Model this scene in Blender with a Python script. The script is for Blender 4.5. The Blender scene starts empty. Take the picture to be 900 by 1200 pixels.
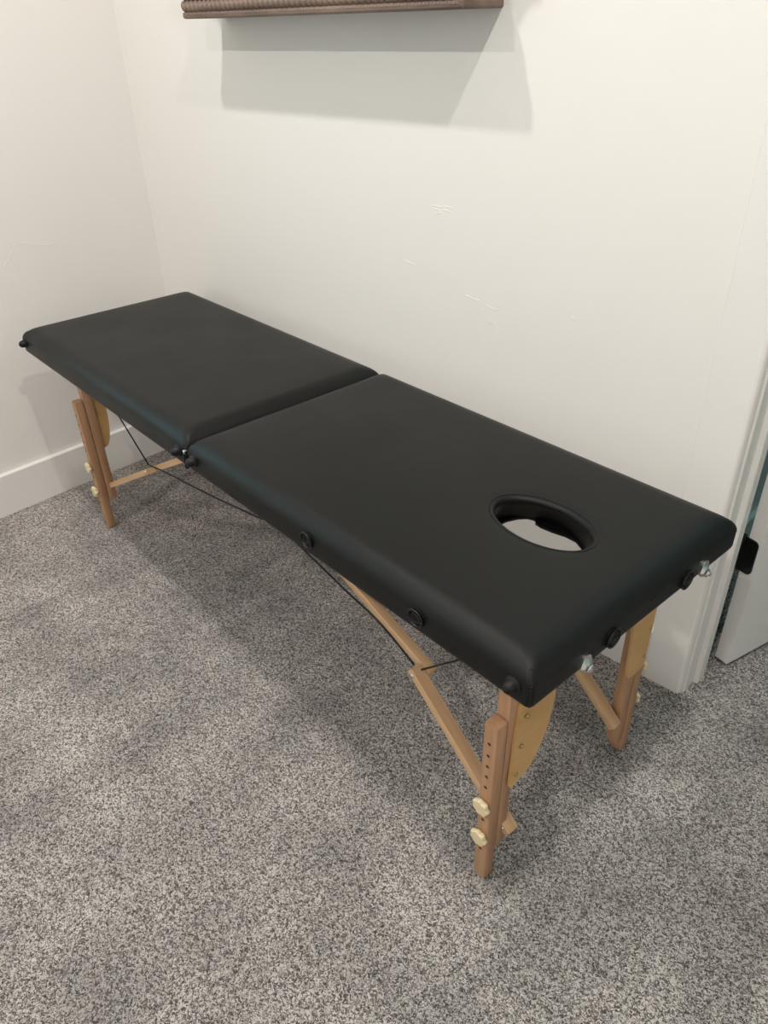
import bpy, bmesh, math, random
from mathutils import Vector, Matrix
random.seed(7)
PI = math.pi
scn = bpy.context.scene
COL = scn.collection

# ------------------------------------------------------------------ materials
def mat(name, base=(.8, .8, .8), rough=.5, metal=0., spec=.5):
    m = bpy.data.materials.new(name); m.use_nodes = True
    b = m.node_tree.nodes['Principled BSDF']
    b.inputs['Base Color'].default_value = (*base, 1)
    b.inputs['Roughness'].default_value = rough
    b.inputs['Metallic'].default_value = metal
    b.inputs['Specular IOR Level'].default_value = spec
    return m, m.node_tree, b
def node(nt, t, **kw):
    n = nt.nodes.new(t)
    for k, v in kw.items(): setattr(n, k, v)
    return n
def noise(nt, scale, detail=2., rough=.5, vec=None):
    n = node(nt, 'ShaderNodeTexNoise')
    n.inputs['Scale'].default_value = scale; n.inputs['Detail'].default_value = detail
    n.inputs['Roughness'].default_value = rough
    if vec is not None: nt.links.new(vec, n.inputs['Vector'])
    return n
def ramp(nt, fac, stops):
    r = node(nt, 'ShaderNodeValToRGB')
    while len(r.color_ramp.elements) < len(stops): r.color_ramp.elements.new(.5)
    for e, (p, c) in zip(r.color_ramp.elements, stops):
        e.position = p; e.color = (*c, 1)
    nt.links.new(fac, r.inputs['Fac'])
    return r
def bump(nt, b, height, strength, dist=.002, prev=None):
    n = node(nt, 'ShaderNodeBump')
    n.inputs['Strength'].default_value = strength; n.inputs['Distance'].default_value = dist
    nt.links.new(height, n.inputs['Height'])
    if prev is not None: nt.links.new(prev.outputs['Normal'], n.inputs['Normal'])
    nt.links.new(n.outputs['Normal'], b.inputs['Normal'])
    return n
def objco(nt, scale=(1, 1, 1), rot=(0, 0, 0)):
    t = node(nt, 'ShaderNodeTexCoord'); mp = node(nt, 'ShaderNodeMapping')
    mp.inputs['Scale'].default_value = scale; mp.inputs['Rotation'].default_value = rot
    nt.links.new(t.outputs['Object'], mp.inputs['Vector'])
    return mp.outputs['Vector']
def mixc(nt, fac, a, b, mode='MIX'):
    m = node(nt, 'ShaderNodeMix', data_type='RGBA', blend_type=mode)
    if isinstance(fac, float): m.inputs[0].default_value = fac
    else: nt.links.new(fac, m.inputs[0])
    for s, v in ((6, a), (7, b)):
        if isinstance(v, tuple): m.inputs[s].default_value = (*v, 1)
        else: nt.links.new(v, m.inputs[s])
    return m.outputs[2]

def m_paint(name, col, rough, bs=.15):
    m, nt, b = mat(name, col, rough, spec=.35)
    v = objco(nt)
    n1 = noise(nt, 38, 4, .6, v); n2 = noise(nt, 3, 2, .5, v)
    p = bump(nt, b, n1.outputs['Fac'], bs, .0015)
    bump(nt, b, n2.outputs['Fac'], bs, .012, p)
    return m
def m_carpet():
    m, nt, b = mat('carpet', (.4, .38, .36), .95, spec=.1)
    v = objco(nt)
    # curled tufts: distorted voronoi cells and fine noise
    wn = noise(nt, 150, 2, .6, v)
    add = node(nt, 'ShaderNodeMix', data_type='VECTOR'); add.inputs[0].default_value = .012
    nt.links.new(v, add.inputs[4]); nt.links.new(wn.outputs['Color'], add.inputs[5])
    vo = node(nt, 'ShaderNodeTexVoronoi'); vo.inputs['Scale'].default_value = 390
    nt.links.new(add.outputs[1], vo.inputs['Vector'])
    cell = node(nt, 'ShaderNodeSeparateColor'); nt.links.new(vo.outputs['Color'], cell.inputs[0])
    fn = noise(nt, 620, 3, .65, v)
    s = node(nt, 'ShaderNodeMath', operation='MULTIPLY_ADD')
    nt.links.new(cell.outputs[0], s.inputs[0]); s.inputs[1].default_value = .45
    nt.links.new(fn.outputs['Fac'], s.inputs[2])
    c = ramp(nt, s.outputs[0], [(.55, CARPET[0]), (.70, CARPET[1]), (.86, CARPET[2])])
    # brushed pile: soft lighter and darker patches
    lo = noise(nt, 2.6, 4, .6, objco(nt, (1, 1.7, 1), (0, 0, .6)))
    lr = ramp(nt, lo.outputs['Fac'], [(.32, (.72, .72, .72)), (.68, (1.22, 1.22, 1.22))])
    st = noise(nt, 1., 3, .55, objco(nt, (9, 1.3, 1), (0, 0, -.25)))
    sr = ramp(nt, st.outputs['Fac'], [(.38, (.90, .90, .90)), (.62, (1.1, 1.1, 1.1))])
    cc = mixc(nt, 1., c.outputs['Color'], lr.outputs['Color'], 'MULTIPLY')
    nt.links.new(mixc(nt, 1., cc, sr.outputs['Color'], 'MULTIPLY'), b.inputs['Base Color'])
    inv = node(nt, 'ShaderNodeMath', operation='MULTIPLY_ADD')
    nt.links.new(vo.outputs['Distance'], inv.inputs[0]); inv.inputs[1].default_value = -1.4
    nt.links.new(fn.outputs['Fac'], inv.inputs[2])
    bump(nt, b, inv.outputs[0], .9, .006)
    b.inputs['Sheen Weight'].default_value = .15
    return m
CARPET = [(.052, .044, .041), (.38, .338, .318), (1., .92, .88)]
def m_vinyl():
    m, nt, b = mat('black_vinyl', (.0060, .0066, .0064), .38, spec=.20)
    v = objco(nt)
    vo = node(nt, 'ShaderNodeTexVoronoi'); vo.inputs['Scale'].default_value = 900
    nt.links.new(v, vo.inputs['Vector'])
    p = bump(nt, b, vo.outputs['Distance'], .25, .0006)
    n = noise(nt, 7, 3, .5, v)
    bump(nt, b, n.outputs['Fac'], .12, .01, p)
    r = ramp(nt, n.outputs['Fac'], [(.3, (.40, .40, .40)), (.7, (.46, .46, .46))])
    nt.links.new(r.outputs['Color'], b.inputs['Roughness'])
    return m
def m_wood(name, c1, c2, rough=.5, gs=(60, 60, 4)):
    m, nt, b = mat(name, c1, rough, spec=.4)
    v = objco(nt, gs)
    n = noise(nt, 1.6, 5, .6, v); n2 = noise(nt, .35, 3, .5, v)
    s = node(nt, 'ShaderNodeMath', operation='MULTIPLY_ADD')
    nt.links.new(n.outputs['Fac'], s.inputs[0]); s.inputs[1].default_value = .5
    nt.links.new(n2.outputs['Fac'], s.inputs[2])
    r = ramp(nt, s.outputs[0], [(.55, c2), (.95, c1)])
    nt.links.new(r.outputs['Color'], b.inputs['Base Color'])
    bump(nt, b, n.outputs['Fac'], .15, .0006)
    return m

M_WALL = m_paint('wall_paint', (.80, .785, .76), .6)
M_TRIM = m_paint('trim_paint', (.80, .79, .77), .38, .03)
M_CEIL = m_paint('ceiling_paint', (.82, .81, .79), .8)
M_CARPET = m_carpet()
M_VINYL = m_vinyl()
M_BEECH = m_wood('beech', (.52, .31, .18), (.36, .20, .11))
M_BEECHL = m_wood('light_beech', (.66, .43, .25), (.50, .31, .17))
M_PLY = m_wood('birch_plywood', (.66, .42, .18), (.55, .33, .13), .45, (8, 8, 30))
M_CARVED = m_wood('carved_wood', (.27, .195, .155), (.12, .082, .064), .5, (6, 30, 30))
M_KNOB, _, _ = mat('cream_plastic', (.78, .66, .42), .4)
M_BLACK, _, _ = mat('black_plastic', (.007, .007, .008), .35, spec=.3)
M_RUB, _, _ = mat('black_rubber', (.007, .007, .008), .45, spec=.25)
M_DARK, _, _ = mat('bore_shade', (.05, .028, .018), .9)  # dark brown stands in for the shade inside the leg holes
M_THREAD, _, _ = mat('black_thread', (.004, .004, .004), .7)
M_IRON, _, _ = mat('black_metal', (.006, .006, .006), .3, .0)
M_CHROME, _, _ = mat('zinc_metal', (.72, .72, .70), .25, 1.)
M_BRASS, _, _ = mat('dull_brass', (.45, .36, .2), .35, 1.)
M_BLUE, _, _ = mat('dark_blue_enamel', (.03, .035, .09), .4)

# ------------------------------------------------------------------ helpers
TM = {}
def link(name, bm, m, parent=None, M=None, smooth=False):
    """M is in room coordinates for top level objects, in the top level thing's own frame for its parts"""
    me = bpy.data.meshes.new(name); bm.normal_update(); bm.to_mesh(me); bm.free()
    ms = m if isinstance(m, (list, tuple)) else [m]
    for k in ms: me.materials.append(k)
    if smooth:
        me.polygons.foreach_set('use_smooth', [True] * len(me.polygons))
        if smooth != 'all':
            me.set_sharp_from_angle(angle=smooth if isinstance(smooth, float) else .6)
    o = bpy.data.objects.new(name, me); COL.objects.link(o)
    M = M or Matrix.Identity(4)
    TM[o.name] = M
    if parent:
        o.parent = parent
        o.matrix_basis = TM[parent.name].inverted() @ M
    else: o.matrix_basis = M
    return o
def struct(name, bm, m, **k):
    o = link(name, bm, m, **k)
    if not k.get('parent'): o['kind'] = 'structure'
    return o
def box(bm, x0, x1, y0, y1, z0, z1, bev=0., seg=2, mi=0):
    r = bmesh.ops.create_cube(bm, size=1)
    vs = r['verts']
    for v in vs:
        v.co = Vector((x0 + (v.co.x + .5) * (x1 - x0), y0 + (v.co.y + .5) * (y1 - y0), z0 + (v.co.z + .5) * (z1 - z0)))
    es = list({e for v in vs for e in v.link_edges}); fs = list({f for v in vs for f in v.link_faces})
    for f in fs: f.material_index = mi
    if bev > 0:
        bmesh.ops.bevel(bm, geom=es, offset=bev, segments=seg, affect='EDGES', profile=.5)
    return bm
def cyl(bm, p, ax, r, h, n=24, r2=None, mi=0):
    """cylinder starting at p, along ax for h"""
    ax = Vector(ax).normalized(); q = ax.to_track_quat('Z', 'Y').to_matrix().to_4x4()
    M = Matrix.Translation(Vector(p) + ax * h / 2) @ q
    g = bmesh.ops.create_cone(bm, cap_ends=True, segments=n, radius1=r, radius2=r if r2 is None else r2, depth=h, matrix=M)
    for f in {f for v in g['verts'] for f in v.link_faces}: f.material_index = mi
    return bm
def lathe(bm, prof, p, ax, n=28, fr=None):
    """prof: (r, h) pairs; fr(theta) scales radius"""
    ax = Vector(ax).normalized(); q = ax.to_track_quat('Z', 'Y').to_matrix()
    rings = []
    for r, h in prof:
        if r < 1e-6: rings.append([bm.verts.new(Vector(p) + q @ Vector((0, 0, h)))]); continue
        rings.append([bm.verts.new(Vector(p) + q @ Vector((r * (fr(t) if fr else 1) * math.cos(t), r * (fr(t) if fr else 1) * math.sin(t), h)))
                      for t in (2 * PI * k / n for k in range(n))])
    for a, b in zip(rings, rings[1:]):
        for k in range(n):
            k2 = (k + 1) % n
            if len(a) == 1: bm.faces.new((a[0], b[k], b[k2]))
            elif len(b) == 1: bm.faces.new((a[k], a[k2], b[0]))
            else: bm.faces.new((a[k], a[k2], b[k2], b[k]))
    bmesh.ops.recalc_face_normals(bm, faces=bm.faces)
    return bm
def tube(bm, pts, r, n=8):
    pts = [Vector(p) for p in pts]; rings = []
    up = Vector((0, .02, 1)).normalized()
    for i, p in enumerate(pts):
        d = (pts[min(i + 1, len(pts) - 1)] - pts[max(i - 1, 0)]).normalized()
        s = d.cross(up)
        if s.length < .05: s = d.cross(Vector((1, 0, 0)))
        s.normalize(); u = s.cross(d)
        rings.append([bm.verts.new(p + r * (math.cos(t) * s + math.sin(t) * u)) for t in (2 * PI * k / n for k in range(n))])
    for a, b in zip(rings, rings[1:]):
        for k in range(n): bm.faces.new((a[k], a[(k + 1) % n], b[(k + 1) % n], b[k]))
    for a in (rings[0], rings[-1]):
        try: bm.faces.new(a)
        except ValueError: pass
    bmesh.ops.recalc_face_normals(bm, faces=bm.faces)
    return bm
def prism(bm, poly, axis, a, b, mi=0):
    """poly in the two other axes, extruded along axis from a to b"""
    def mk(u, v, w): return {'x': (w, u, v), 'y': (u, w, v), 'z': (u, v, w)}[axis]
    A = [bm.verts.new(mk(u, v, a)) for u, v in poly]; B = [bm.verts.new(mk(u, v, b)) for u, v in poly]
    n = len(poly); fs = [bm.faces.new(A), bm.faces.new(B)]
    for k in range(n): fs.append(bm.faces.new((A[k], A[(k + 1) % n], B[(k + 1) % n], B[k])))
    for f in fs: f.material_index = mi
    bmesh.ops.recalc_face_normals(bm, faces=bm.faces)
    return bm
def bar_frame(p0, p1, side=(0, 1, 0)):
    """frame with local Z from p0 to p1, local Y close to side; origin p0"""
    p0, p1 = Vector(p0), Vector(p1); z = (p1 - p0).normalized()
    x = Vector(side).cross(z).normalized(); y = z.cross(x)
    M = Matrix((x, y, z)).transposed().to_4x4(); M.translation = p0
    return M, (p1 - p0).length
def thing(name, label, cat, loc, rz=0., group=None):
    o = bpy.data.objects.new(name, None); COL.objects.link(o)
    o.empty_display_size = .1
    o.matrix_basis = Matrix.Translation(loc) @ Matrix.Rotation(rz, 4, 'Z')
    o['label'] = label; o['category'] = cat
    if group: o['group'] = group
    TM[o.name] = Matrix.Identity(4)
    return o

# ------------------------------------------------------------------ room
XL, YW, WT, HC = -.178, .587, .122, 2.75
XR, YF = 3.35, -3.0
JX = 1.826            # left jamb face
JXR = JX + .80
NR_X, NR_Y = 1.70, 3.1  # next room
struct('floor', box(bmesh.new(), XL - .12, XR + .12, YF - .12, NR_Y + .12, -.1, 0), M_CARPET)
struct('ceiling', box(bmesh.new(), XL - .12, XR + .12, YF - .12, NR_Y + .12, HC, HC + .1), M_CEIL)

def ridge(bm, pts, w, h, axis, s):
    """thin raised plaster mark; pts in wall coordinates, raised by h"""
    for a, b in zip(pts, pts[1:]):
        a = Vector(a); b = Vector(b); d = (b - a).normalized(); n = Vector((-d.y, d.x)) * w / 2
        def mk(p, o):
            return (XL + o, p.x, p.y) if axis == 'x' else (p.x, YW - o, p.y)
        q = [bm.verts.new(mk(p, 0.)) for p in (a - n, b - n, b + n, a + n)]
        t = [bm.verts.new(mk(p, h)) for p in (a, b)]
        bm.faces.new((q[0], q[1], t[1], t[0])); bm.faces.new((q[2], q[3], t[0], t[1]))
        bm.faces.new((q[1], q[2], t[1])); bm.faces.new((q[3], q[0], t[0]))
bm = bmesh.new()
WY0, WY1, WZ0, WZ1 = -1.45, -.22, .75, 1.95
box(bm, XL - .12, XL, YF - .12, WY0, 0, HC); box(bm, XL - .12, XL, WY1, YW + WT, 0, HC)
box(bm, XL - .12, XL, WY0, WY1, 0, WZ0); box(bm, XL - .12, XL, WY0, WY1, WZ1, HC)
ridge(bm, [(.075, .762), (.09, .775), (.106, .797), (.125, .815), (.142, .817), (.165, .808), (.183, .803), (.21, .796), (.24, .797), (.26, .805)], .0026, .0006, 'x', 1)
ridge(bm, [(.06, .765), (.085, .758)], .0026, .0005, 'x', 1)
struct('wall_left', bm, M_WALL)
# unseen window added in the left wall for the vinyl's bluish edge sheen
bm = bmesh.new(); x0, x1 = XL - .08, XL - .04
for a, b, c, d in ((WY0, WY1, WZ0, WZ0 + .045), (WY0, WY1, WZ1 - .045, WZ1), (WY0, WY0 + .045, WZ0 + .045, WZ1 - .045), (WY1 - .045, WY1, WZ0 + .045, WZ1 - .045), ((WY0 + WY1) / 2 - .015, (WY0 + WY1) / 2 + .015, WZ0 + .045, WZ1 - .045)):
    box(bm, x0, x1, a, b, c, d, .002, 1)
added_win = struct('added_window_1', bm, M_TRIM)
gm, gnt, gb = mat('added_window_glass', (1, 1, 1), .02); gb.inputs['Transmission Weight'].default_value = 1; gb.inputs['IOR'].default_value = 1.45
link('added_window_pane', box(bmesh.new(), XL - .062, XL - .058, WY0 + .03, WY1 - .03, WZ0 + .03, WZ1 - .03), gm, added_win)
bm = bmesh.new()
box(bm, XL, JX - .02, YW, YW + WT, 0, HC)
box(bm, JX - .02, JXR + .02, YW, YW + WT, 2.07, HC)
box(bm, JXR + .02, XR, YW, YW + WT, 0, HC)
for pts in ([(1.035, .992), (1.06, .990), (1.075, .994), (1.095, .992)], [(1.04, .985), (1.058, .984), (1.07, .976)],
            [(1.05, .974), (1.06, .978), (1.07, .971)], [(1.07, .986), (1.092, .983)],
            [(.950, .857), (.965, .853), (.985, .851)], [(.772, .980), (.775, .972)],
            [(1.14, .808), (1.165, .804), (1.18, .803)], [(1.20, .797), (1.225, .790), (1.236, .794)],
            [(1.205, .752), (1.215, .763), (1.222, .757)], [(1.222, .766), (1.233, .749)], [(1.418, .819), (1.424, .813), (1.430, .814)],
            [(1.258, .642), (1.26, .632)], [(.806, .674), (.812, .667)]):
    ridge(bm, pts, .0028, .0007, 'y', -1)
struct('wall_back', bm, M_WALL)
struct('wall_right', box(bmesh.new(), XR, XR + .12, YF - .12, YW + WT, 0, HC), M_WALL)
struct('wall_front', box(bmesh.new(), XL, XR, YF - .12, YF, 0, HC), M_WALL)
# the next room, seen through the gap beside the door
bm = bmesh.new()
box(bm, NR_X - .1, NR_X, YW + WT, NR_Y, 0, HC)
box(bm, NR_X - .1, XR, NR_Y, NR_Y + .12, 0, HC)
box(bm, XR, XR + .12, YW + WT, NR_Y + .12, 0, HC)
struct('wall_beyond', bm, M_WALL)
struct('baseboard_beyond', box(bmesh.new(), NR_X, NR_X + .014, YW + WT, NR_Y, 0, .14, .002, 1), M_TRIM)

def baseboard(name, x0, x1, y0, y1, side):
    bm = bmesh.new(); h = .14; t = .015
    if side == 'x': prism(bm, [(x0, 0), (x1, 0), (x1, h - .003), (x1 - .003, h), (x0, h)], 'y', y0, y1)
    else: prism(bm, [(y1, 0), (y0, 0), (y0, h - .003), (y0 + .003, h), (y1, h)], 'x', x0, x1)
    return struct(name, bm, M_TRIM)
baseboard('baseboard_left', XL, XL + .015, YF, YW - .0155, 'x')
baseboard('baseboard_back', XL, 1.7295, YW - .015, YW, 'y')

def casing(name, x0, x1, inner, z1=2.14):
    """flat casing board with an eased inner edge; inner = +1 when the opening lies towards +x"""
    w = .0165; bm = bmesh.new()
    a, b = (x0, x1) if inner > 0 else (x1, x0)
    poly = [(a, YW), (a, YW - w + .0015), (a + inner * .0015, YW - w), (b - inner * .010, YW - w), (b - inner * .006, YW - w + .0012), (b - inner * .003, YW - w + .004),
            (b - inner * .001, YW - w + .008), (b, YW - w + .012), (b, YW)]
    prism(bm, poly, 'z', 0, z1)
    return struct(name, bm, M_TRIM)
casing('trim_1', 1.730, 1.8215, 1)
casing('trim_2', JXR + .004, JXR + .095, -1)
struct('trim_3', box(bmesh.new(), 1.730, JXR + .095, YW - .0166, YW, 2.0405, 2.14, .0015, 1), M_TRIM)
# jamb with its stop
bm = bmesh.new()
y1 = YW + WT
prism(bm, [(JX - .02, YW), (JX - .0015, YW), (JX, YW + .0015), (JX, .634), (JX + .010, .634), (JX + .0115, .6355), (JX + .0115, .669),
           (JX, .669), (JX, y1), (JX - .02, y1)], 'z', 0, 2.05)
prism(bm, [(JXR + .02, YW), (JXR, YW), (JXR, .634), (JXR - .0115, .634), (JXR - .0115, .669),
           (JXR, .669), (JXR, y1), (JXR + .02, y1)], 'z', 0, 2.05)
box(bm, JX - .02, JXR + .02, YW, y1, 2.03, 2.0699)
struct('trim_4', bm, M_TRIM)

# the open door, hung on the far side of its jamb
DA = math.atan2(.728 - .737, 1.863 - 1.833)      # direction of the hinge edge
DM = Matrix.Translation((1.833, .737, 0)) @ Matrix.Rotation(DA, 4, 'Z')
bm = bmesh.new(); DT = .034
box(bm, 0, DT, 0, .78, .014, 2.022, .0012, 1)
# two sunk panels on each face
def door_leaf():
    bm = bmesh.new(); W_, H0, H1 = .78, .014, 2.022
    ys = [0, .115, W_ - .115, W_]; zs = [H0, .25, .95, 1.10, 1.90, H1]
    for side, x, inn in ((-1, 0, .008), (1, DT, -.008)):
        for i in range(3):
            for j in range(5):
                a0, a1, b0, b1 = ys[i], ys[i + 1], zs[j], zs[j + 1]
                if i == 1 and j in (1, 3):
                    e = .014
                    P = [(x, a0, b0), (x, a1, b0), (x, a1, b1), (x, a0, b1)]
                    Q = [(x + inn, a0 + e, b0 + e), (x + inn, a1 - e, b0 + e), (x + inn, a1 - e, b1 - e), (x + inn, a0 + e, b1 - e)]
                    vp = [bm.verts.new(p) for p in P]; vq = [bm.verts.new(p) for p in Q]
                    bm.faces.new(vq)
                    for k in range(4): bm.faces.new((vp[k], vp[(k + 1) % 4], vq[(k + 1) % 4], vq[k]))
                else:
                    bm.faces.new([bm.verts.new(p) for p in ((x, a0, b0), (x, a1, b0), (x, a1, b1), (x, a0, b1))])
    for q in (((0, 0, H0), (DT, 0, H0), (DT, 0, H1), (0, 0, H1)), ((0, W_, H0), (DT, W_, H0), (DT, W_, H1), (0, W_, H1)),
              ((0, 0, H0), (DT, 0, H0), (DT, W_, H0), (0, W_, H0)), ((0, 0, H1), (DT, 0, H1), (DT, W_, H1), (0, W_, H1))):
        bm.faces.new([bm.verts.new(p) for p in q])
    bmesh.ops.remove_doubles(bm, verts=bm.verts, dist=1e-5)
    bmesh.ops.recalc_face_normals(bm, faces=bm.faces)
    return bm
bm.free()
door = struct('door_1', door_leaf(), M_TRIM, M=DM)
def hinge(z0):
    bm = bmesh.new(); h = .089; r = .012
    arc = lambda cx, cz, a0: [(cx + r * math.cos(a0 + k * PI / 8), cz + r * math.sin(a0 + k * PI / 8)) for k in range(5)]
    poly = [(-.006, z0)] + arc(.028 - r, z0 + r, -PI / 2) + arc(.028 - r, z0 + h - r, 0) + [(-.006, z0 + h)]
    prism(bm, poly, 'y', -.0035, .0002)
    for z in (z0 + .012, z0 + .044, z0 + .077): cyl(bm, (.017, -.0034, z), (0, -1, 0), .0034, .0008, 12)
    cyl(bm, (-.0095, -.004, z0 - .003), (0, 0, 1), .0058, h + .006, 16)
    for z in (z0 + .017, z0 + .035, z0 + .053, z0 + .071): cyl(bm, (-.0095, -.004, z), (0, 0, 1), .0061, .0006, 16)
    q = DM.inverted()
    a = q @ Vector((JX + .001, .672, 0)); b = q @ Vector((JX + .001, .722, 0))
    t = Vector((b.x - a.x, b.y - a.y, 0)).normalized(); n = Vector((t.y, -t.x, 0)) * .0022
    vs = [(a.x, a.y), (b.x, b.y), (b.x + n.x, b.y + n.y), (a.x + n.x, a.y + n.y)]
    prism(bm, vs, 'z', z0, z0 + h)
    return bm
for z0 in (.279, 1.0, 1.75):
    o = link('hinge', hinge(z0), M_IRON, door, DM, smooth=.5); o['label'] = 'black metal door hinge'

# ------------------------------------------------------------------ massage table
RY = -.08986
L, W, ZB, ZT = 1.86, .5457, .5657, .636
table = thing('massage_table', 'black vinyl folding massage table with face hole and wooden legs, standing on grey carpet', 'massage table', (0, 0, 0), RY)

def rrect(x0, x1, y0, y1, r, z, nc=10, ns=14):
    out = []
    for cx, cy, a0 in ((x1 - r, y1 - r, 0), (x0 + r, y1 - r, PI / 2), (x0 + r, y0 + r, PI), (x1 - r, y0 + r, 3 * PI / 2)):
        arc = [(cx + r * math.cos(a0 + k * PI / 2 / nc), cy + r * math.sin(a0 + k * PI / 2 / nc), z) for k in range(nc + 1)]
        out += arc
        # straight run to the next corner
        nx = {0: (x0 + r, y1), PI / 2: (x0, y0 + r), PI: (x1 - r, y0), 3 * PI / 2: (x1, y1 - r)}[a0]
        px, py = arc[-1][:2]
        for k in range(1, ns): out.append((px + (nx[0] - px) * k / ns, py + (nx[1] - py) * k / ns, z))
    return out
def bridge(bm, a, b):
    n = len(a)
    for k in range(n): bm.faces.new((a[k], a[(k + 1) % n], b[(k + 1) % n], b[k]))
def ell(cx, cy, a, b, z, n=64):
    return [(cx + a * math.cos(2 * PI * k / n), cy + b * math.sin(2 * PI * k / n), z) for k in range(n)]
HR, VR = .046, .036        # horizontal and vertical reach of the rolled top edge
def prof(k, n=12):
    t = k / n * PI / 2
    return HR * (1 - math.cos(t)), ZT - VR + VR * math.sin(t)
HC_ = (1.645, .286, .092, .055)      # face hole
def section(x0, x1, hole=False):
    bm = bmesh.new(); loops = []
    spec = [(.006, ZB - .001), (.0015, ZB + .002), (0, ZB + .007), (0, ZB + .018), (0, ZT - VR - .004)] + [prof(k) for k in range(1, 13)]
    for ins, z in spec:
        r = .009 + .28 * ins
        loops.append([bm.verts.new(p) for p in rrect(x0 + ins, x1 - ins, ins, W - ins, r, z)])
    # a second, barely raised crown loop
    ins = HR + .03
    loops.append([bm.verts.new(p) for p in rrect(x0 + ins, x1 - ins, ins, W - ins, .05, ZT + .0012)])
    for a, b in zip(loops, loops[1:]): bridge(bm, a, b)
    edges = [bm.edges.get((a, b)) for a, b in zip(loops[-1], loops[-1][1:] + loops[-1][:1])]
    if hole:
        cx, cy, a, b = HC_
        hs = [(a + .030, b + .030, ZT + .0012, 0, 0), (a + .022, b + .022, ZT + .0008, 0, 0)]
        for k in range(0, 7):
            t = k / 6 * PI / 2
            hs.append((a + .010 * (1 - math.sin(t)), b + .010 * (1 - math.sin(t)), ZT - .009 + .009 * math.cos(t), 0, 0))
        for k in range(1, 6):
            f = k / 5
            hs.append((a + .002 * f, b + .016 * f, ZT - .009 - (ZT - .009 - ZB) * f, -.028 * f, .024 * f))
        hl = [[bm.verts.new(p) for p in ell(cx + dx, cy + dy, aa, bb, z)] for aa, bb, z, dx, dy in hs]
        for p, q in zip(hl, hl[1:]): bridge(bm, p, q)
        edges += [bm.edges.get((p, q)) for p, q in zip(hl[0], hl[0][1:] + hl[0][:1])]
        bmesh.ops.triangle_fill(bm, use_beauty=True, edges=edges)
    else:
        bm.faces.new(loops[-1])
    bmesh.ops.recalc_face_normals(bm, faces=bm.faces)
    # make sure the top looks up
    top = max(bm.faces, key=lambda f: f.calc_area())
    if top.normal.z < 0: bmesh.ops.reverse_faces(bm, faces=bm.faces)
    return bm
G = .0012
XM = .947
foot = link('padded_section', section(0, XM - G), M_VINYL, table, smooth='all')
head = link('padded_section', section(XM + G, L, True), M_VINYL, table, smooth='all')
head['label'] = 'padded black section with the oval face hole'

# underside boards
def board(x0, x1, hole=False):
    bm = bmesh.new(); z0, z1 = ZB - .004, ZB + .0005
    oa = rrect(x0 + .012, x1 - .012, .012, W - .012, .012, z0)
    for z in ((z0, z1) if hole else (z0, z1)):
        vs = [bm.verts.new((p[0], p[1], z)) for p in oa]
        es = [bm.edges.new((a, b)) for a, b in zip(vs, vs[1:] + vs[:1])]
        if hole:
            hv = [bm.verts.new((p[0], p[1], z)) for p in HOLEB]
            he = [bm.edges.new((a, b)) for a, b in zip(hv, hv[1:] + hv[:1])]
            bmesh.ops.triangle_fill(bm, use_beauty=True, edges=es + he)
            if z == z0: h0 = hv
            else: bridge(bm, h0, hv)
        else: bm.faces.new(vs)
        if z == z0: v0 = vs
        else: bridge(bm, v0, vs)
    bmesh.ops.recalc_face_normals(bm, faces=bm.faces)
    return bm
HOLEB = [(1.533, .300), (1.536, .330), (1.545, .352), (1.556, .365), (1.566, .369), (1.573, .368), (1.577, .361), (1.590, .359), (1.615, .362), (1.640, .368),
         (1.662, .368), (1.680, .359), (1.692, .344), (1.700, .325), (1.700, .300), (1.690, .275), (1.660, .258), (1.615, .252), (1.570, .258), (1.545, .275)]
link('base_board', board(0, XM - G), M_RUB, foot)
link('base_board', board(XM + G, L, True), M_RUB, head)

# stitched ring round the hole and seams at the corners
bm = bmesh.new(); cx, cy, a, b = HC_
tube(bm, [(x, y, ZT + .0002) for x, y, z in ell(cx, cy, a + .010, b + .010, 0, 96)] + [(cx + a + .010, cy, ZT + .0002)], .0008, 6)
link('rim_seam', bm, M_VINYL, head, smooth='all')
def corner_pts(xc, yc, sx, sy, k0=0, k1=12, lift=.0004):
    out = []
    for k in range(k0, k1):
        if k < 3: ins, z = 0, ZT - VR - .03 + k * .010
        else: ins, z = prof(k - 3, 12)
        r = .009 + .28 * ins; d = ins + r * (1 - .70711) - lift
        out.append((xc + sx * d, yc + sy * d, z))
    return out
def seam(xc, yc, sx, sy):
    bm = bmesh.new(); p = corner_pts(xc, yc, sx, sy, 0, 10)
    tube(bm, p, .0008, 6)
    # pairs of small stitches across the seam
    t = Vector((sx, -sy, 0)).normalized()
    for a, b in zip(p[3:], p[4:]):
        m_ = (Vector(a) + Vector(b)) / 2
        tube(bm, [m_ - t * .003 + Vector((-sx, -sy, 0)) * .0000, m_ + Vector((-sx, -sy, .3)) * .0008, m_ + t * .003], .0006, 5)
    return bm
for xc, yc, sx, sy, par in ((L, 0, -1, 1, head), (L, W, -1, -1, head), (XM - G, 0, -1, 1, foot), (0, 0, 1, 1, foot), (XM + G, 0, 1, 1, head)):
    link('corner_seam', seam(xc, yc, sx, sy), M_THREAD, par, smooth='all')

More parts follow.
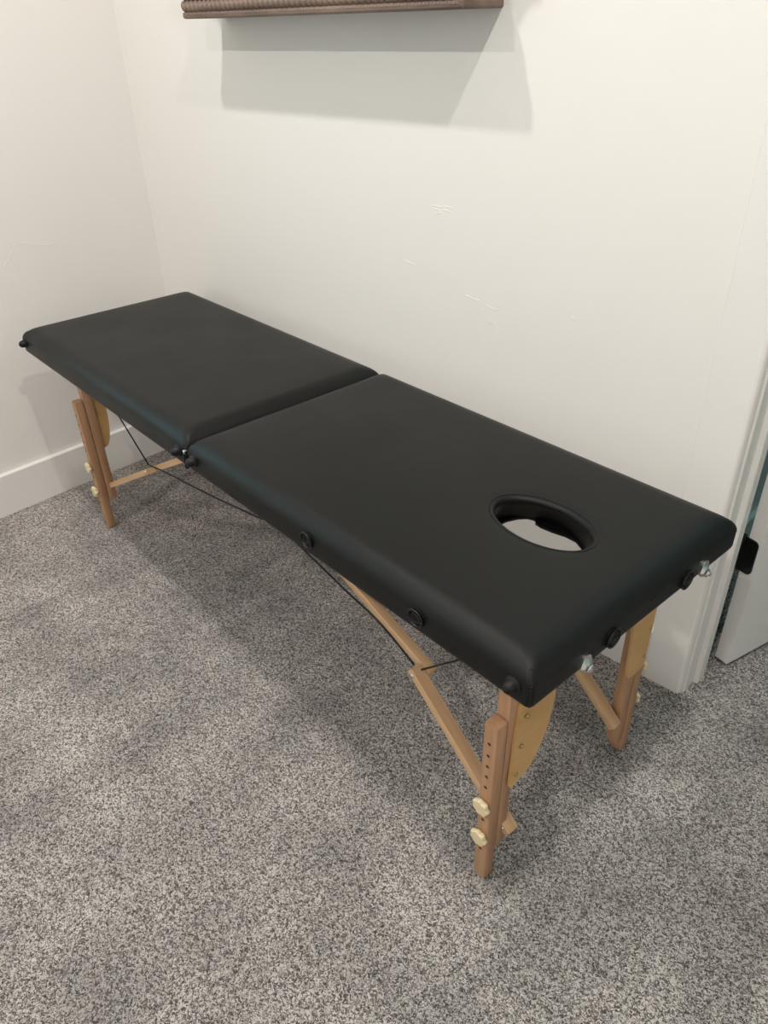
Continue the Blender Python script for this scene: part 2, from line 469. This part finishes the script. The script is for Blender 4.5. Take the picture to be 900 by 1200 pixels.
# rubber bumpers and round sockets
def bumper(x, par):
    bm = bmesh.new()
    lathe(bm, [(.0001, 0), (.0135, 0), (.0135, .0025), (.0105, .005), (.0098, .010), (.0085, .0145), (.005, .0175), (0, .0185)], (x, .001, .5945), (0, -1, 0))
    lathe(bm, [(.0035, .0165), (.003, .0190), (0, .0190)], (x, .001, .5945), (0, -1, 0), 12)
    o = link('corner_bumper', bm, M_RUB, par, smooth=.7)
for x, par in ((.022, foot), (.915, foot), (.979, head), (1.830, head)): bumper(x, par)
def socket(p, ax, par, r=.0155):
    bm = bmesh.new()
    lathe(bm, [(r - .0035, -.003), (r - .0015, .0012), (r, .0014), (r + .001, .0002)], p, ax, 32)
    lathe(bm, [(r - .0035, -.0025), (r - .006, -.002), (r - .0065, -.0005), (r - .0085, -.0005), (r - .009, -.002), (.0035, -.002), (.0028, -.0035), (0, -.0035)], p, ax, 32)
    # set a hair proud of the vinyl so that it is not buried
    for v in bm.verts: v.co += Vector(ax) * .0042
    cyl(bm, Vector(p), ax, r + .0005, .0012, 32)
    link('round_socket', bm, M_BLACK, par, smooth=.5)
socket((1.370, 0, .597), (0, -1, 0), head)
socket((1.643, 0, .594), (0, -1, 0), head)
socket((L, .183, .586), (1, 0, 0), head, .0165)
socket((L, .384, .584), (1, 0, 0), head, .0165)
# face rest bolts with their plates
for y in (.122, .444):
    bm = bmesh.new()
    poly = [(y + .0145 * math.cos(t) * (1 if math.sin(t) < .2 else .85), .573 + .0145 * math.sin(t) * (1.25 if math.sin(t) > 0 else .9)) for t in (2 * PI * k / 24 for k in range(24))]
    prism(bm, poly, 'x', L - .001, L + .0022)
    plate = link('bolt_plate', bm, M_CHROME, head, smooth=.5)
    bm = bmesh.new()
    lathe(bm, [(.0098, .002), (.0098, .0038), (.0074, .0040), (.0074, .0092), (.006, .0102), (0, .0102)], (L, y, .569), (1, 0, 0), 6)
    cyl(bm, (L + .010, y, .569), (1, 0, 0), .0036, .0030, 12)
    link('bolt', bm, M_CHROME, head, smooth=.4)
bm = bmesh.new()     # sewn tag on the end
box(bm, L - .0005, L + .0012, .283, .298, .596, .600, .0004, 1)
link('sewn_tag', bm, M_RUB, head)
# fold hinge on the front edge
bm = bmesh.new()
box(bm, XM - .006, XM + .006, -.0035, .001, .566, .600, .001, 1)
cyl(bm, (XM, -.003, .566), (0, 0, 1), .0035, .034, 12)
hg = link('fold_hinge', bm, M_BLACK, table, smooth=.5)
link('hinge_pin', box(bmesh.new(), XM - .004, XM + .003, -.0045, .003, .6005, .6075, .001, 1), M_CHROME, hg)

def knobbm(p, ax):
    bm = bmesh.new()
    f = lambda t: 1 + .085 * math.cos(7 * t)
    lathe(bm, [(0, .000), (.009, .000), (.009, .003), (.0150, .0035), (.0163, .0055), (.0163, .0105), (.0150, .0125), (.010, .0130), (0, .0125)], p, ax, 56, f)
    return bm
def boltend(bm, p, ax, r=.004): lathe(bm, [(0, 0), (r * 1.5, 0), (r * 1.5, .001), (r, .0025), (.0, .003)], p, ax, 14)

def leg(x0, x1, y0, out, gy, zk, lean=(0, 0), up_bot=.10, par=foot, gx=1, ztop=.44):
    """out=-1: sliding lower leg on the front (-y) side, +1 on the back. y0 = outer face. lean = shift of the foot in x, y"""
    w = .026
    xm = (x0 + x1) / 2; wx = x1 - x0
    def at(z, yoff):       # centre line at height z
        f = (ztop - z) / ztop
        return Vector((xm + lean[0] * f, y0 - out * yoff + lean[1] * f, z))
    # upper leg
    Mu, hu = bar_frame(at(up_bot, w * 1.5), at(ZB - .006, w * 1.5))
    bm = bmesh.new()
    box(bm, -wx / 2 + .001, wx / 2 - .001, -w / 2 + .0005, w / 2, 0, hu, .002, 2)
    o = link('leg', bm, M_BEECH, table, Mu, smooth=.5)
    # sliding lower leg
    Ml, hl = bar_frame(at(.004, w * .5), at(ztop, w * .5))
    bm = bmesh.new()
    box(bm, -wx / 2, wx / 2, -w / 2, w / 2 - .0005, 0, hl, .0035, 2)
    # row of drilled holes, the shade inside them given as dark surface discs
    lo = link('leg_extension', bm, M_BEECH, o, Ml, smooth=.5)
    sgn = 1 if (Ml.to_3x3() @ Vector((0, 1, 0))).y * out > 0 else -1
    for z in (.395, .365, .337, .309, .280, .185, .094):
        bm = bmesh.new()
        lathe(bm, [(.0034, .0006), (.0030, .0007), (.0018, .0007), (0, .0007)], (0, sgn * w / 2, z / ztop * hl), (0, sgn, 0), 14)
        link('hole_shade_disc', bm, M_DARK, o, Ml)
    for z in zk:
        link('knob', knobbm((0, sgn * w / 2, z / ztop * hl), (0, sgn, 0)), M_KNOB, o, Ml, smooth=.7)
    # plywood gusset on the +x (or -x) face
    if gy:
        bm = bmesh.new()
        gxx = x1 + .0012 if gx > 0 else x0 + .014
        prism(bm, gy, 'x', gxx, gxx + gx * .006)
        for v in bm.verts: v.co.x += lean[0] * max(0, (ztop - v.co.z) / ztop)
        g = link('gusset', bm, M_PLY, o, smooth=.3)
        ys = [p[0] for p in gy]
        yy = min(ys) + .012 if out < 0 else max(ys) - .012
        for z in (.29, .36, .43, .50):
            xx = gxx + gx * .006 + lean[0] * max(0, (ztop - z) / ztop)
            bm = bmesh.new(); boltend(bm, (xx, yy + (z - .29) * .04, z), (gx, 0, 0), .0028)
            link('screw', bm, M_BRASS, o)
    return o
def gus(y_in, y0w, z0, sgn, ytop, zmid):
    """rounded gusset outline: straight along the leg, curved on the other side"""
    pts = [(y_in, ZB - .008), (y_in, z0 + .004), (y_in + sgn * .004, z0)]
    n = 10
    pts += [(y_in + sgn * (y0w + (ytop - y0w) * math.sin(t)), z0 + .004 + (zmid - z0 - .004) * (1 - math.cos(t))) for t in (PI / 2 * k / n for k in range(n + 1))]
    pts.append((y_in + sgn * ytop, ZB - .008))
    return pts
# near front
g_nf = gus(.078, .022, .262, 1, .088, .42)
leg(1.758, 1.785, .033, -1, g_nf, (.231, .138), (-.020, .020), .085, head)
# near back
g_nb = [(.500, ZB - .008), (.498, .268), (.490, .258), (.462, .252), (.446, .256), (.438, .268), (.434, .30), (.431, .36), (.421, .43), (.40, ZB - .008)]
leg(1.738, 1.765, .514, 1, g_nb, (.231, .138), (0, 0), .045, head)
# far front
g_ff = gus(.0945, .016, .268, 1, .042, .39)
leg(.138, .165, .046, -1, g_ff, (.222, .137), (0, .004), .10, foot, gx=-1)
# far back
g_fb = [(W - y, z) for y, z in g_ff]
leg(.138, .165, W - .046, 1, g_fb, (.222, .137), (0, -.004), .10, foot, gx=-1)

# folding braces
def brace(a, b, c, y, sg, par, t=.017, w=.026):
    """lower strut a-b, upper strut b-c in xz at lateral position y; the upper one lies further in"""
    Ma, ha = bar_frame((a[0], y, a[1]), (b[0], y, b[1]))
    bm = bmesh.new(); box(bm, -t / 2, t / 2, -w / 2, w / 2, -.014, ha + .012, .0015, 1)
    lo = link('folding_brace', bm, M_BEECHL, table, Ma, smooth=.5)
    y2 = y + sg * .0235
    Mb, hb = bar_frame((b[0], y2, b[1]), (c[0], y2, c[1]))
    bm = bmesh.new(); box(bm, -t / 2, t / 2, -.010, .010, -.016, hb, .0015, 1)
    up = link('upper_strut', bm, M_BEECHL, lo, Mb, smooth=.5)
    for q in (a, b):
        bm = bmesh.new(); boltend(bm, (q[0], y - sg * w / 2, q[1]), (0, -sg, 0), .0032)
        link('brace_bolt', bm, M_CHROME, lo)
    return lo
YB = .099
brace((1.772, .135), (1.540, .338), (.99, .55), YB, 1, head)
brace((1.755, .125), (1.535, .320), (.99, .55), .444, -1, head)
brace((.160, .145), (.480, .326), (.885, .55), YB, 1, foot)
brace((.160, .145), (.480, .326), (.885, .55), W - YB, -1, foot)

# black steel cables
def cable(pts):
    return tube(bmesh.new(), pts, .0021, 8)
def smoothpts(pts, n=10):
    out = []; P = [Vector(p) for p in pts]; P = [2 * P[0] - P[1]] + P + [2 * P[-1] - P[-2]]
    for i in range(1, len(P) - 2):
        for k in range(n):
            t = k / n; p0, p1, p2, p3 = P[i - 1:i + 3]
            out.append(.5 * ((2 * p1) + (-p0 + p2) * t + (2 * p0 - 5 * p1 + 4 * p2 - p3) * t * t + (-p0 + 3 * p1 - 3 * p2 + p3) * t ** 3))
    out.append(P[-2]); return out
for y, s in ((.100, 1), (W - .100, -1)):
    link('cable', cable(smoothpts([(.487, y, .345), (.578, y, .362), (.792, y, .394), (1.013, y, .433), (1.10, y, .452), (1.189, y, .440), (1.322, y, .412), (1.436, y, .390), (1.53, y, .350)])), M_BLACK, table, smooth='all')
    link('cable', cable([(.478, y, .343), (.364, y, .426), (.158, y, .562)]), M_BLACK, table, smooth='all')
    link('cable', cable([(1.550, y, .352), (1.625, y, .425), (1.762, y, .562)]), M_BLACK, table, smooth='all')

# ------------------------------------------------------------------ carved wall shelf
SX0, SX1, SZ, SD = .342, 1.206, 1.358, .120
shelf = thing('wall_shelf', 'carved brown wooden wall shelf with rope moulding, hung on the white wall above the table', 'wall shelf', (0, YW, 0))
# local frame: y = -depth .. 0
def mould(prof_yz, x0, x1):
    """profile (depth out, z) run round front and both ends with mitres"""
    bm = bmesh.new(); rings = []
    for d, z in prof_yz:
        e = SD - d
        rings.append([bm.verts.new(p) for p in ((x0 + e, 0, z), (x0 + e, -d, z), (x1 - e, -d, z), (x1 - e, 0, z))])
    for a, b in zip(rings, rings[1:]):
        for k in range(4): bm.faces.new((a[k], a[(k + 1) % 4], b[(k + 1) % 4], b[k]))
    bm.faces.new(rings[0]); bm.faces.new(rings[-1])
    bmesh.ops.recalc_face_normals(bm, faces=bm.faces)
    return bm
bm = mould([(SD - .004, SZ), (SD - .001, SZ + .002), (SD, SZ + .004), (SD, SZ + .012), (SD - .003, SZ + .014), (SD - .012, SZ + .016), (SD - .012, SZ + .034),
            (SD - .006, SZ + .036), (SD - .003, SZ + .040), (SD - .004, SZ + .048), (SD - .012, SZ + .056), (SD - .022, SZ + .070), (SD - .026, SZ + .090),
            (SD - .024, SZ + .120), (SD - .016, SZ + .150), (SD - .010, SZ + .170), (SD - .008, SZ + .182), (SD, SZ + .184), (SD, SZ + .200)], SX0, SX1)
# small carved beads on the bottom fillet
n = 96
for k in range(n):
    x = SX0 + .01 + (SX1 - SX0 - .02) * (k + .5) / n
    r = bmesh.ops.create_icosphere(bm, subdivisions=1, radius=.0034, matrix=Matrix.Translation((x, -SD, SZ + .0085)) @ Matrix.Diagonal((1, .45, .9, 1)))
body = link('shelf_body', bm, M_CARVED, shelf, smooth=.7)
# rope moulding: a half round with slanted gadroons
def rope(x0, x1, yc, zc, r, axis='x', pitch=.0172):
    bm = bmesh.new(); ns = int((x1 - x0) / .0015); nt = 20; rings = []
    for i in range(ns + 1):
        s = x0 + (x1 - x0) * i / ns; ring = []
        endf = min(1, (i + .5) / 4, (ns - i + .5) / 4)
        for k in range(nt):
            t = 2 * PI * k / nt
            ph = s / pitch * 2 * PI - t * 1.5
            rr = r * (1 + .24 * (abs(math.sin(ph / 2)) * 2 - 1)) * (.6 + .4 * endf)
            a, b = rr * math.cos(t), rr * math.sin(t)
            ring.append(bm.verts.new((s, yc + a, zc + b) if axis == 'x' else (yc + a, s, zc + b)))
        rings.append(ring)
    for a, b in zip(rings, rings[1:]): bridge(bm, a, b)
    bm.faces.new(rings[0]); bm.faces.new(rings[-1])
    bmesh.ops.recalc_face_normals(bm, faces=bm.faces)
    return bm
link('rope_moulding', rope(SX0 - .004, SX1 - .016, -SD + .008, SZ + .0245, .0105), M_CARVED, body, smooth='all')
# plain corner block and the end panel with its dark blue inlay
bm = bmesh.new(); box(bm, SX1 - .016, SX1 + .0005, -SD + .001, -SD + .022, SZ + .013, SZ + .036, .003, 2)
link('corner_block', bm, M_CARVED, body, smooth=.5)
bm = bmesh.new(); box(bm, SX1 - .014, SX1 - .004, -SD + .024, -.004, SZ + .010, SZ + .0335, .002, 1)
ep = link('end_panel', bm, M_CARVED, body)
bm = bmesh.new(); box(bm, SX1 - .013, SX1 - .002, -SD + .026, -.012, SZ + .0335, SZ + .060, .002, 1)
ei = link('end_inlay', bm, M_BLUE, body); ei['label'] = 'dark blue inlay strip'

# ------------------------------------------------------------------ lights
def lamp(name, loc, power, col, size=.075, spread=PI, rot=(0, 0, 0)):
    l = bpy.data.lights.new(name, 'AREA'); l.shape = 'DISK'; l.size = size; l.energy = power; l.color = col; l.spread = spread
    o = bpy.data.objects.new(name, l); COL.objects.link(o); o.location = loc; o.rotation_euler = rot
    return o
WARM = (1., .955, .895)
lamp('ceiling_lamp', (.66, -.32, HC - .012), 12.5, WARM)
lamp('ceiling_lamp', (2.05, -.32, HC - .012), 12.5, WARM)
lamp('ceiling_lamp', (.66, -1.80, HC - .012), 15, WARM)
lamp('ceiling_lamp', (2.05, -1.80, HC - .012), 15, WARM)
lamp('teal_lamp', (2.5, 2.2, HC - .02), 6, (.42, .85, .88), .4)

w = bpy.data.worlds.new('world'); scn.world = w; w.use_nodes = True
w.node_tree.nodes['Background'].inputs[0].default_value = (1.0, 1.7, 1.85, 1)  # cool glow behind the added window, set for the table edge sheen

# ------------------------------------------------------------------ camera
yaw, pit, rol, fpx = -.77292257, .57429874, -.02890499, 890.785
f = Vector((math.sin(yaw) * math.cos(pit), math.cos(yaw) * math.cos(pit), -math.sin(pit)))
r = f.cross(Vector((0, 0, 1))).normalized(); u = r.cross(f)
r2 = r * math.cos(rol) + u * math.sin(rol); u2 = -r * math.sin(rol) + u * math.cos(rol)
cam = bpy.data.cameras.new('camera'); co = bpy.data.objects.new('camera', cam); COL.objects.link(co)
Mc = Matrix((r2, u2, -f)).transposed().to_4x4(); Mc.translation = (2.21014, -.79985, 1.34465)
co.matrix_world = Mc
cam.sensor_fit = 'VERTICAL'; cam.sensor_height = 36; cam.sensor_width = 27; cam.lens = fpx / 1200 * 36
cam.clip_start = .02; cam.clip_end = 50
scn.camera = co
vs = scn.view_settings
scn.display_settings.display_device = 'sRGB'
vs.view_transform = 'Standard'; vs.look = 'None'; vs.gamma = 1; vs.use_curve_mapping = False
vs.exposure = .52
